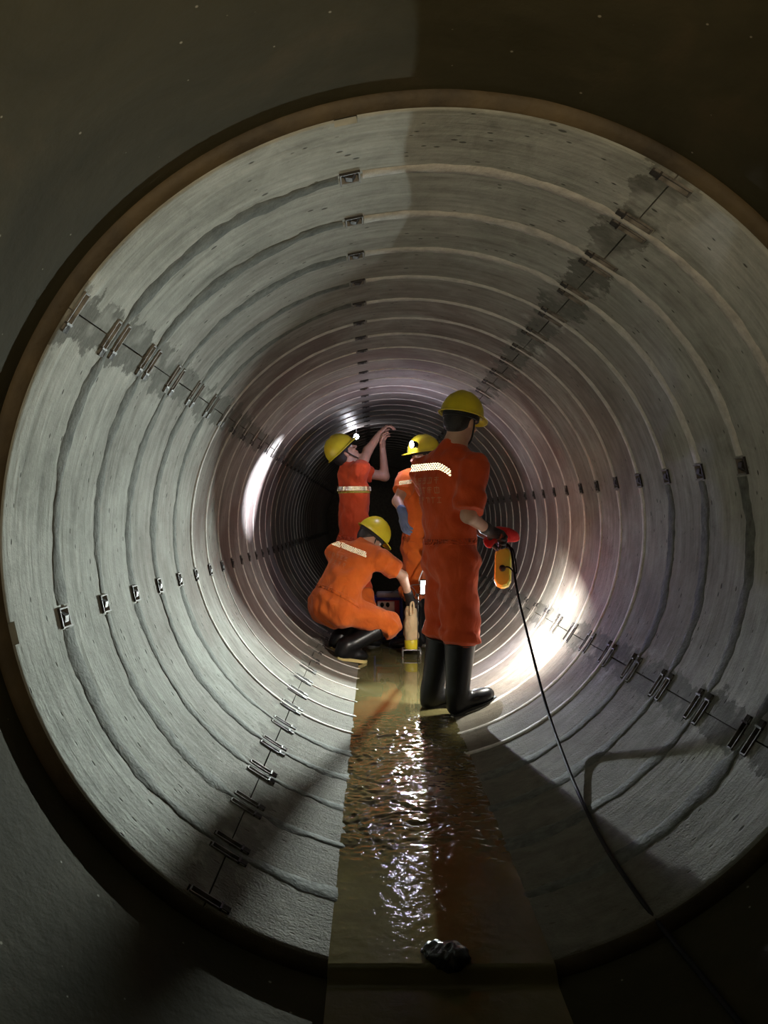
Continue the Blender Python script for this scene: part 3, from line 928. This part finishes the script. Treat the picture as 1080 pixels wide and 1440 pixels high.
def make_person(label, J, head, cloth_mat, headM, hips_dir, chest_dir, hem, cuff=0.42, leg_r=(.105, .098, .098), sleeve_r=(.078, .075),
                torso=(.165, .165), boots=None, hands=None, gloves=None, sole='rubber_sole_dark', boot_r=.082, wr=(.0040, 40), chest_f=.66, hairmat='hair', waist=.075):
    root = empty('person', ((J['ankL'].x + J['ankR'].x) / 2, (J['ankL'].y + J['ankR'].y) / 2, 0))
    root.location = (0, 0, 0)
    tag(root, label, 'person')
    # ---------------- body, one continuous skin
    S = Sdf(.03)
    head_prims(S, head, headM, J['neck'])
    S.cap(J['pelvis'], J['chest'], .115, .120, k=.04, n=chest_dir, f=.7)
    S.cap(J['chest'], J['neck'], .105, .062, k=.05)
    for s in 'LR':
        S.cap(J['chest'].lerp(J['neck'], .45), J['sh' + s], .062, .058, k=.04)
        S.cap(J['sh' + s], J['el' + s], .050, .040, k=.03)
        S.cap(J['el' + s], J['wr' + s], .041, .027, k=.02)
        S.cap(J['pelvis'], J['hip' + s], .085, .088, k=.04)
        S.cap(J['hip' + s], J['kn' + s], .082, .056, k=.03)
        S.cap(J['kn' + s], J['ank' + s], .053, .040, k=.03)
    parts = [S.mesh(.0075)]
    for s in 'LR':
        hd = hands[s]
        H = Sdf(.01)
        hand_prims(H, J['wr' + s], hd['d'], hd['n'], hd['t'], hd.get('curl', (30, 35, 25)), 1.0)
        parts.append(H.mesh(.0045))
    V, F = joinVF(parts)
    np_obj('body', V, F, 'skin', root)
    # eyes
    for s in (-1, 1):
        E = Sdf(.001); E.ell(head + headM @ Vector((s * .032, .079, .010)), (.0125, .0125, .0125))
        V, F = E.mesh(.004); np_obj('eye', V, F, 'eye', root)
    # hair
    S = Sdf(.01)
    S.ell(head + headM @ Vector((0, -.016, .030)), (.080, .099, .088), headM)
    S.ell(head + headM @ Vector((0, -.050, -.020)), (.068, .056, .058), headM, k=.03)
    fwd = headM @ Vector((0, 1, 0)); upv = headM @ Vector((0, 0, 1))
    S.cut(head + headM @ Vector((0, .030, 0)), fwd - upv * .55)
    V, F = S.mesh(.006); np_obj('hair', V, F, hairmat, root)
    # ---------------- coverall
    C = Sdf(.05)
    r1, r2 = torso
    mid = J['pelvis'].lerp(J['chest'], .45)
    C.cap(J['pelvis'], mid, r1, r1 * .98, k=.05, n=hips_dir, f=.72)
    C.cap(mid, J['chest'], r1 * .98, r2, k=.05, n=chest_dir, f=chest_f)
    top = J['chest'].lerp(J['neck'], .55)
    C.cap(J['chest'], top, r2 * .92, .115, k=.06, n=chest_dir, f=.75)
    C.cap(J['neck'].lerp(J['chest'], .25), J['neck'] + (J['neck'] - J['chest']).normalized() * .035, .082, .072, k=.03, flat=True)
    for s in 'LR':
        C.cap(top, J['sh' + s], .085, .076, k=.06)
        sh, el, wv = J['sh' + s], J['el' + s], J['wr' + s]
        cf = cuff[s] if isinstance(cuff, dict) else cuff
        if cf <= 1:
            C.cap(sh, sh.lerp(el, cf), sleeve_r[0], sleeve_r[1], k=.045, flat=True)
        else:
            C.cap(sh, el, sleeve_r[0], sleeve_r[1] * .86, k=.045)
            C.cap(el, el.lerp(wv, cf - 1), sleeve_r[1] * .86, sleeve_r[1] * .74, k=.03, flat=True)
        C.cap(J['pelvis'], J['hip' + s], r1 * .80, leg_r[0], k=.06)
        C.cap(J['hip' + s], J['kn' + s], leg_r[0], leg_r[1], k=.045)
        C.cap(J['kn' + s], J['kn' + s].lerp(J['ank' + s], hem), leg_r[1], leg_r[2], k=.035, flat=True)
    fld = C.field(.0080, wr)
    V, F = surface_nets(*fld)
    cov = np_obj('coverall', V, F, cloth_mat, root)
    ax_ = (J['chest'] - J['pelvis']).normalized()
    V, F = band(fld, J['pelvis'] + ax_ * waist, ax_, .019, [(J['pelvis'] + Vector(hips_dir).normalized() * .11, Vector(hips_dir))], .0042)
    if len(V): np_obj('waistband', V, F, cloth_mat, cov)
    # ---------------- boots
    for s in 'LR':
        tp = J['ank' + s].lerp(J['kn' + s], boots[s + 'top'])
        make_boot(root, J['ank' + s], boots[s], tp, boot_r, sole)
    # ---------------- gloves
    for s in (gloves or {}):
        hd = hands[s]; H = Sdf(.012)
        hand_prims(H, J['wr' + s], hd['d'], hd['n'], hd['t'], hd.get('curl', (30, 35, 25)), 1.03, 1.0, .0028)
        d = Vector(hd['d']).normalized()
        H.cap(J['wr' + s] - (J['wr' + s] - J['el' + s]).normalized() * .055, J['wr' + s] + d * .01, .038, .034, k=.015, flat=False)
        V, F = H.mesh(.0045); np_obj('glove', V, F, gloves[s], root)
    helm = make_helmet(root, head, headM)
    return root, cov, fld, helm

# ---------------------------------------------------------------- standing worker with his back to the camera, nearest
hf, hr = heading(68); cf_, cr = heading(40)
J = dict(pelvis=Vector((.268, 4.38, .93)), chest=Vector((.258, 4.38, 1.33)), neck=Vector((.292, 4.38, 1.535)))
J['shR'] = Vector((.385, 4.26, 1.43)); J['shL'] = Vector((.128, 4.50, 1.43))
J['elR'] = Vector((.345, 4.16, 1.15)); J['wrR'] = P(687, 746, 4.38)
J['elL'] = Vector((.24, 4.70, 1.19)); J['wrL'] = P(688, 752, 4.56)
J['hipR'] = J['pelvis'] + hr * .09 + Vector((.0, 0, -.04)); J['hipL'] = J['pelvis'] - hr * .09 + Vector((.010, 0, -.04))
J['knR'] = Vector((.318, 4.29, .50)); J['knL'] = Vector((.240, 4.47, .50))
J['ankR'] = Vector((.300, 4.28, .140)); J['ankL'] = Vector((.172, 4.48, .120))
hM = frame((.62, .72, -.16), (.14, .04, 1))
hands = dict(R=dict(d=(.88, .30, -.35), n=(.15, -.5, -.8), t=1, curl=(45, 50, 35)), L=dict(d=(.80, -.45, -.1), n=(0, -.5, -.8), t=-1, curl=(45, 50, 35)))
root, cov, fld, helm = make_person('person in dark orange coveralls and black rubber boots standing with back to camera', J, P(648, 594, 4.38), 'deep_orange_cloth', hM, hf, cf_,
    hem=.10, cuff=.92, leg_r=(.115, .108, .112), sleeve_r=(.088, .086), torso=(.172, .178),
    boots=dict(R=(.95, .16, .33), L=(.96, .20, .17), Rtop=.84, Ltop=.84), hands=hands, gloves=dict(R='glove_black', L='glove_black'), boot_r=.088)
back = -cf_
fc = P(605, 657, 4.38)
def rows(a, b):
    drop = -.05 * max(0, (a - .03) / .08) ** 1.5 if a > .03 else 0
    return Vector((fc.x + a, 3.6, fc.z + b + drop)), Vector((0, 1, 0))
retro_strip(cov, 'reflective_strip', rows, 18, 4, .0118, 'white reflective strip across the shoulder blades')
lettering(cov, cov, P(604, 690, 4.38), cr, (0, 0, 1), back, [(.055, 5, .040), (.0, 5, .040), (-.055, 6, .036)], .04, 3)

# ---------------------------------------------------------------- crouching worker on the left
hf, hr = heading(55)
J = dict(pelvis=P(466, 850, 5.85), chest=P(495, 797, 5.93), neck=P(515, 764, 6.0))
J['shR'] = P(535, 787, 5.86); J['shL'] = P(474, 775, 6.02)
J['elR'] = P(566, 810, 6.02); J['wrR'] = P(576, 841, 6.14)
J['elL'] = P(484, 812, 6.20); J['wrL'] = P(508, 832, 6.27)
J['hipR'] = J['pelvis'] + hr * .10 + Vector((.02, 0, -.03)); J['hipL'] = J['pelvis'] - hr * .10 + Vector((0, 0, -.02))
J['knR'] = P(547, 877, 5.95); J['knL'] = Vector((-.25, 6.21, .48))
J['ankR'] = Vector((-.38, 5.78, .163)); J['ankL'] = Vector((-.44, 6.05, .188))
hM = frame((.72, .38, -.62), (.55, .15, .75))
hands = dict(R=dict(d=(.25, .25, -1), n=(.2, .9, .2), t=1, curl=(45, 50, 40)), L=dict(d=(.6, .35, -.6), n=(-.3, -.3, -.8), t=-1))
root, cov, fld, helm = make_person('person in bright orange coveralls crouching on the left with head bowed', J, P(521, 757, 6.03), 'orange_cloth', hM,
    frame((.82, .5, .3), (0, 0, 1)) @ Vector((0, 1, 0)), Vector((.55, .65, -.45)),
    hem=.16, cuff=.55, leg_r=(.115, .098, .092), sleeve_r=(.092, .086), torso=(.185, .185),
    boots=dict(R=(.82, .50, -.20), L=(.82, .50, -.24), Rtop=.74, Ltop=.74), hands=hands, gloves=dict(R='glove_black'), sole='rubber_sole', boot_r=.072, wr=(.0046, 36), chest_f=.72)
ax = (J['neck'] - J['chest']).normalized()
for (u0, v0, nu_) in ((471, 764, 7), (498, 773, 16)):
    fc = P(u0, v0, 5.9)
    def rows(a, b): return Vector((fc.x + a, 5.0, fc.z + b - a * .36)), Vector((0, 1, 0))
    retro_strip(cov, 'reflective_strip', rows, nu_, 4, .0122, 'white reflective strip across the shoulders')
lettering(cov, cov, P(472, 787, 5.85), (.95, .0, -.30), (.25, 0, .97), (-.15, -1, .1), [(.03, 5, .036), (-.02, 5, .036)], .04, 5)

# ---------------------------------------------------------------- worker reaching to the crown
hf, hr = heading(58)
J = dict(pelvis=P(497, 764, 6.60), chest=P(498, 692, 6.5), neck=P(490, 655, 6.5))
J['shR'] = P(505, 663, 6.38); J['shL'] = P(508, 664, 6.66)
J['elR'] = P(517, 634, 6.58); J['wrR'] = P(535, 609, 6.66)
J['elL'] = P(541, 670, 6.72); J['wrL'] = P(538, 631, 6.66)
J['hipR'] = J['pelvis'] + hr * .09 + Vector((0, 0, -.04)); J['hipL'] = J['pelvis'] - hr * .09 + Vector((0, 0, -.04))
J['knR'] = Vector((-.28, 6.56, .50)); J['knL'] = Vector((-.37, 6.74, .52))
J['ankR'] = Vector((-.29, 6.56, .138)); J['ankL'] = Vector((-.40, 6.74, .172))
hM = frame((.66, .20, .68), (-.70, -.15, .70))
hands = dict(R=dict(d=(.62, .2, .75), n=(.6, .2, -.7), t=1, curl=(40, 30, 20)), L=dict(d=(.0, -.05, 1), n=(.4, -.3, .2), t=-1, curl=(25, 30, 25)))
root, cov, fld, helm = make_person('person in red orange coveralls reaching both arms up to the tunnel crown', J, P(484, 638, 6.48), 'red_orange_cloth', hM, hf, hf,
    hem=.12, cuff=dict(R=.30, L=.42), leg_r=(.105, .098, .098), sleeve_r=(.070, .072), torso=(.150, .150),
    boots=dict(R=(.95, .25, -.14), L=(.9, .3, -.20), Rtop=.84, Ltop=.84), hands=hands, gloves={}, boot_r=.078, chest_f=.78)
fc = P(499, 687, 6.4); ctr = J['chest']
def rows(a, b):
    t = a / .17 - .12
    d = Vector((-math.sin(t), math.cos(t), 0))
    return Vector((ctr.x, ctr.y, fc.z + b)) - d * .6, d
retro_strip(cov, 'reflective_strip', rows, 46, 3, .0135, 'white reflective strip round the chest')
V, F = band(fld, P(498, 687, 6.4) - Vector((0, 0, .030)), (0, 0, 1), .010)
np_obj('strip_trim', V, F, 'tape_trim', cov)

# ---------------------------------------------------------------- worker with the headlamp, half hidden
hf, hr = heading(-72)
J = dict(pelvis=P(588, 764, 6.42), chest=P(587, 695, 6.31), neck=P(590, 662, 6.28))
J['shL'] = P(574, 672, 6.10); J['shR'] = P(600, 670, 6.46)
J['elL'] = P(559, 705, 5.98); J['wrL'] = P(567, 722, 5.84)
J['elR'] = Vector((.315, 6.33, 1.14)); J['wrR'] = Vector((.290, 6.14, .935))
J['hipL'] = J['pelvis'] - hr * .09 + Vector((0, 0, -.04)); J['hipR'] = J['pelvis'] + hr * .09 + Vector((0, 0, -.04))
J['knL'] = Vector((.150, 6.47, .50)); J['knR'] = Vector((.21, 6.64, .50))
J['ankL'] = Vector((.165, 6.48, .118)); J['ankR'] = Vector((.23, 6.66, .125))
hM = frame((-.88, -.28, -.10), (-.05, 0, 1))
hands = dict(L=dict(d=(.05, -.15, -1), n=(.6, .5, 0), t=-1, curl=(22, 25, 18)), R=dict(d=(-.02, -.15, -1), n=(-.6, .4, 0), t=1, curl=(55, 60, 40)))
root, cov, fld, helm = make_person('person wearing a lit headlamp half hidden behind the standing worker', J, P(597, 642, 6.25), 'orange_cloth', hM, hf, hf,
    hem=-.12, cuff=.62, leg_r=(.100, .095, .095), sleeve_r=(.080, .080), torso=(.155, .155),
    boots=dict(L=(-.94, .2, -.03), R=(-.9, .3, -.06), Ltop=.92, Rtop=.92), hands=hands, gloves=dict(L='glove_blue', R='glove_blue'), boot_r=.080, chest_f=.74)
fc = P(570, 679, 6.1)
def rows(a, b): return Vector((fc.x + a, 5.4, fc.z + b + a * .15)), Vector((0, 1, 0))
retro_strip(cov, 'reflective_strip', rows, 8, 3, .0125, 'white reflective strip on the chest')
# headlamp on the helmet
hl = empty('headlamp'); hl.parent = helm
mb = MB(); dl = (LAMP_HEAD - P(590, 627, 6.25)).normalized(); lampd = Vector((-.80, -.55, -.05)).normalized()
mb.tube([LAMP_HEAD - lampd * .055, LAMP_HEAD - lampd * .040, LAMP_HEAD - lampd * .008, LAMP_HEAD], [.014, .024, .031, .033], 0, 20)
mb.tube([LAMP_HEAD - lampd * .05, P(586, 628, 6.14)], .012, 0, 8)
bpy.data.objects.remove(hl)
hl = mb.build('headlamp', 'plastic_black', helm, True)
mb = MB(); mb.tube([LAMP_HEAD + lampd * .0005, LAMP_HEAD + lampd * .004], [.028, .022], 0, 20)
mb.build('lens', 'lens_violet', hl, True)

# ================================================================== LAMPS AND GEAR
# hand lamp hanging from the half-hidden worker's hand
hlroot = empty('hand_lamp'); tag(hlroot, 'glaring white hand lamp at knee height beside the standing worker', 'lamp')
c = LAMP_KNEE; d = Vector((-.22, -1, .05)).normalized(); M = frame(d, (0, 0, 1))
g = lambda x, y, z: c + M @ Vector((x, y, z))
mb = MB(); mb.box(g(0, -.028, 0), (.085, .05, .125), 0, M, .016); mb.build('lamp_body', 'plastic_black', hlroot, True)
mb = MB(); mb.box(g(0, -.001, 0), (.060, .006, .100), 0, M, .0028); mb.build('lens', 'lens_white', hlroot)
mb = MB(); mb.tube(smooth_curve([g(-.04, -.03, .02), g(-.042, -.03, .08), (J['wrR'] + Vector((0, -.02, -.095))), g(.042, -.03, .08), g(.04, -.03, .02)], 8), .006, 0, 6)
mb.build('bail_handle', 'wire_grey', hlroot, True)

# yellow work light hanging from the red bundle, shining down the tunnel
wl = empty('work_light'); tag(wl, 'yellow work light with rounded ends hanging by the standing worker', 'lamp')
c = LAMP_YELLOW; d = Vector((.22, .93, -.25)).normalized(); M = frame(d, (0, 0, 1))
g = lambda x, y, z: c + M @ Vector((x, y, z))
def stadium(w, h, ch, n=1):
    a, b = w / 2, h / 2
    return [(-a, -b + ch), (-a + ch * .35, -b + ch * .3), (-a + ch, -b), (a - ch, -b), (a - ch * .35, -b + ch * .3), (a, -b + ch),
            (a, b - ch), (a - ch * .35, b - ch * .3), (a - ch, b), (-a + ch, b), (-a + ch * .35, b - ch * .3), (-a, b - ch)]
def prism(mb, prof_rows, m=0):
    """rows: list of (outline, depth)"""
    base = [];
    for out, y in prof_rows: base.append([g(x, y, z) for x, z in out])
    n = len(base[0]); vs = [v for r in base for v in r]; fs = [tuple(range(n - 1, -1, -1)), tuple((len(base) - 1) * n + i for i in range(n))]
    for r in range(len(base) - 1):
        for i in range(n): fs.append((r * n + i, r * n + (i + 1) % n, (r + 1) * n + (i + 1) % n, (r + 1) * n + i))
    mb.add(vs, fs, m)
mb = MB(); prism(mb, [(stadium(.078, .215, .034), -.026), (stadium(.092, .235, .038), -.016), (stadium(.098, .243, .040), .022), (stadium(.090, .235, .038), .030)])
body = mb.build('lamp_housing', 'lamp_yellow', wl)
mb = MB(); prism(mb, [(stadium(.072, .205, .032), .0302), (stadium(.068, .20, .03), .033)]); mb.build('lens', 'lens_warm', wl)
mb = MB(); mb.tube([g(0, -.026, -.010), g(0, -.040, -.010), g(0, -.044, -.010)], [.019, .018, .012], 0, 16); mb.build('cable_gland', 'plastic_black', wl, True)
mb = MB(); prism(mb, [(stadium(.060, .05, .012), -.030), (stadium(.054, .045, .012), -.026)]); 
hook_top = P(702, 764, 4.48)
mb = MB(); mb.tube(smooth_curve([g(-.02, 0, .118), g(-.012, 0, .150), hook_top, g(.016, 0, .150), g(.022, 0, .118)], 8), .0055, 0, 6); mb.build('hanger', 'plastic_black', wl, True)

# the black cable from the light to the photographer
gl = g(0, -.044, -.010)
def wallpt(u, v, lift=.012):
    lo, hi = 0.3, 9.0
    for _ in range(60):
        m = (lo + hi) / 2; p = P(u, v, m); r = R0 if m > Y0 else RHOST
        if math.hypot(p.x, p.z / SQ - AXZ) < r - lift: lo = m
        else: hi = m
    return P(u, v, lo)
pts = [gl, gl + Vector((.035, -.02, .004)), P(726, 806, 4.42), P(722, 775, 4.44), P(714, 768, 4.47)]
mb = MB(); mb.tube(smooth_curve(pts, 8), .0045, 0, 8)
pts = [P(711, 764, 4.47), P(719, 775, 4.40), P(727, 830, 4.22), P(745, 905, 3.86), P(769, 995, 3.42), wallpt(800, 1083, .03), wallpt(825, 1140), wallpt(851, 1190), wallpt(885, 1242), wallpt(925, 1297), wallpt(975, 1358), wallpt(1040, 1438), wallpt(1110, 1520)]
mb.tube(smooth_curve(pts, 10), .0068, 0, 8)
cb = mb.build('power_cable', 'cable_black', None, True)
tag(cb, 'black cable running from the yellow work light along the lower right wall', 'cable')

# red bundle in the standing worker's hands
S = Sdf(.02)
c = P(705, 753, 4.46)
S.ell(c + Vector((.050, .01, .0)), (.052, .045, .036), k=.02)
S.ell(c + Vector((-.005, .0, .022)), (.045, .040, .026), k=.02)
S.ell(c + Vector((-.075, -.03, -.040)), (.036, .032, .030), k=.02)
S.cap(c + Vector((.03, -.01, .02)), c + Vector((.085, .01, -.02)), .026, .022)
S.cap(c + Vector((-.06, -.02, -.02)), c + Vector((.0, -.01, -.01)), .024, .026)
V, F = S.mesh(.006, (.003, 60)); rb = np_obj('red_cloth_bundle', V, F, 'red_cloth')
tag(rb, 'crumpled red cloth bundle held by the standing worker', 'cloth')
mb = MB(); c2 = c + Vector((-.018, -.045, .006))
mb.tube([c2 + Vector((.036 * math.cos(t), .008 * math.sin(t) - .004, .016 * math.sin(t))) for t in [2 * math.pi * i / 24 for i in range(25)]], .005, 0, 6, False)
mb.build('loop', 'red_cloth', rb, True)

# beige wrapped canister on a yellow base
cn = empty('canister'); tag(cn, 'beige cloth wrapped canister with yellow base standing in the water', 'canister')
c0 = Vector((P(578, 900, 6.15).x, 6.17, 0))
S = Sdf(.02)
S.cap(c0 + Vector((-.004, 0, .405)), c0 + Vector((0, 0, .27)), .046, .056, k=.02)
S.cap(c0 + Vector((0, 0, .30)), c0 + Vector((.004, 0, .185)), .056, .060, k=.02)
S.cut(c0 + Vector((0, 0, .15)), (0, 0, -1))
V, F = S.mesh(.006, (.0025, 55)); np_obj('cloth_wrap', V, F, 'beige_cloth', cn)
mb = MB(); mb.tube([c0 + Vector((.004, 0, z)) for z in (.085, .09, .155, .165)], [.048, .055, .057, .050], 0, 24); mb.build('base', 'base_yellow', cn, True)
mb = MB(); x0, x1 = -.066, .075
mb.tube(smooth_curve([c0 + Vector(v) for v in ((x1, -.06, .085), (x0 + .01, -.06, .085), (x0, -.06, .075), (x0, -.06, .030), (x0 + .01, -.06, .018), (x1, -.06, .018))], 5), .0055, 0, 8)
mb.tube(smooth_curve([c0 + Vector(v) for v in ((x1, .06, .085), (x0 + .01, .06, .085), (x0, .06, .075), (x0, .06, .030), (x0 + .01, .06, .018), (x1, .06, .018))], 5), .0055, 0, 8)
mb.tube([c0 + Vector((x0, -.06, .085)), c0 + Vector((x0, .06, .085))], .005, 0, 8); mb.tube([c0 + Vector((x1, -.06, .085)), c0 + Vector((x1, .06, .085))], .005, 0, 8)
mb.tube([c0 + Vector((x1, -.06, .018)), c0 + Vector((x1, -.06, .085))], .005, 0, 8); mb.tube([c0 + Vector((x1, .06, .018)), c0 + Vector((x1, .06, .085))], .005, 0, 8)
mb.build('tube_stand', 'wire_grey', cn, True)
mb = MB(); mb.tube(smooth_curve([c0 + Vector(v) for v in ((-.006, -.062, .36), (-.006, -.060, .43), (.002, -.052, .465), (.016, -.052, .462), (.020, -.058, .43), (.018, -.062, .38))], 6), .008, 0, 8)
mb.build('strap_loop', 'beige_cloth', cn, True)

# added rod, its knob shaped and placed to shadow the lower left wall
br = empty('shadow_rod'); tag(br, 'added thin black rod whose knob casts a shadow on the lower left wall', 'shadow caster')
mb = MB(); mb.tube([(.165, 5.75, .02), (.165, 5.75, .556)], .0035, 0, 10); mb.build('shaft', 'plastic_black', br, True)
S = Sdf(.004); S.ell((.1655, 5.75, .562), (.0115, .010, .0100)); S.cap((.165, 5.75, .548), (.165, 5.75, .558), .006, .008)
V, F = S.mesh(.002); np_obj('knob', V, F, 'plastic_black', br)
mb = MB(); mb.box((.165, 5.75, .022), (.05, .07, .010), 0, None, .003); mb.build('foot_plate', 'plastic_black', br)

# red and blue portable pump behind the crouching worker's knee
pm = empty('pump_unit'); tag(pm, 'red and blue portable machine in a blue frame behind the canister', 'machine')
c0 = Vector((P(546, 880, 6.8).x, 6.90, 0.0))
mb = MB(); mb.box(c0 + Vector((0, .0, .265)), (.20, .22, .15), 0, None, .018); mb.build('housing', 'machine_red', pm, True)
mb = MB(); mb.box(c0 + Vector((-.02, -.112, .285)), (.15, .008, .075), 0, None, .003); pn = mb.build('control_panel', 'panel_white', pm)
mb = MB()
for x in (-.055, -.005): mb.tube([c0 + Vector((x, -.115, .298)), c0 + Vector((x, -.124, .298))], .017, 0, 16)
mb.build('gauge', 'plastic_black', pn, True)
mb = MB(); mb.box(c0 + Vector((0, 0, .36)), (.21, .20, .04), 0, None, .015); mb.build('top_cover', 'machine_grey', pm, True)
mb = MB(); mb.box(c0 + Vector((.01, 0, .12)), (.13, .16, .14), 0, None, .02); mb.build('motor', 'machine_grey', pm, True)
mb = MB()
for x in (-.12, .12):
    for y in (-.12, .12): mb.tube([c0 + Vector((x, y, .03)), c0 + Vector((x, y, .34))], .010, 0, 8)
    mb.tube([c0 + Vector((x, -.13, .035)), c0 + Vector((x, .13, .035))], .012, 0, 8)
for y in (-.12, .12):
    for z in (.06, .19, .34): mb.tube([c0 + Vector((-.12, y, z)), c0 + Vector((.12, y, z))], .010, 0, 8)
mb.build('frame', 'machine_blue', pm, True)
for o in list(pm.children_recursive): o.data.transform(Matrix.Translation(c0) @ Matrix.Diagonal((1.0, 1.0, 1.24, 1)) @ Matrix.Translation(-c0))
# loose wire over the pump
mb = MB()
pts = [c0 + Vector((.02, -.02, .468)), P(553, 832, 6.74), P(562, 829, 6.55), P(569, 833, 6.38), P(577, 824, 6.30), P(585, 834, 6.24), P(580, 842, 6.24), P(573, 835, 6.26), P(577, 824, 6.22), P(588, 822, 6.16), LAMP_KNEE + Vector((.01, .05, .03))]
mb.tube(smooth_curve(pts, 8), .004, 0, 6)
wr_ = mb.build('loose_wire', 'wire_grey', None, True); tag(wr_, 'thin grey wire looping from the red and blue machine to the hand lamp', 'wire')

# far lamp hung under the crown
fl = empty('hanging_lamp'); tag(fl, 'small round lit lamp hanging under the crown far down the tunnel', 'lamp')
c = LAMP_FAR; d = Vector((.02, -1, -.1)).normalized()
mb = MB(); mb.tube([c - d * .05, c - d * .03, c - d * .004], [.015, .030, .034], 0, 20); mb.build('lamp_body', 'plastic_black', fl, True)
mb = MB(); mb.tube([c - d * .003, c + d * .002], [.029, .024], 0, 20); mb.build('lens', 'lens_violet', fl, True)
mb = MB(); zt = SQ * (AXZ + math.sqrt(R0 ** 2 - c.x ** 2))
mb.tube([c - d * .03 + Vector((0, 0, .03)), Vector((c.x, c.y + .03, zt))], .004, 0, 6); mb.build('hook', 'wire_grey', fl)

# dark stone in the water at the mouth of the lining
S = Sdf(.02); c = P(630, 1342, 1.93); c.z = .034
S.ell(c, (.052, .050, .030)); S.ell(c + Vector((-.035, .02, .0)), (.03, .03, .022)); S.ell(c + Vector((.02, -.015, .012)), (.03, .03, .022))
V, F = S.mesh(.004, (.002, 140)); st = np_obj('stone', V, F, 'stone_dark')
tag(st, 'wet black stone in the water at the lining edge', 'stone')
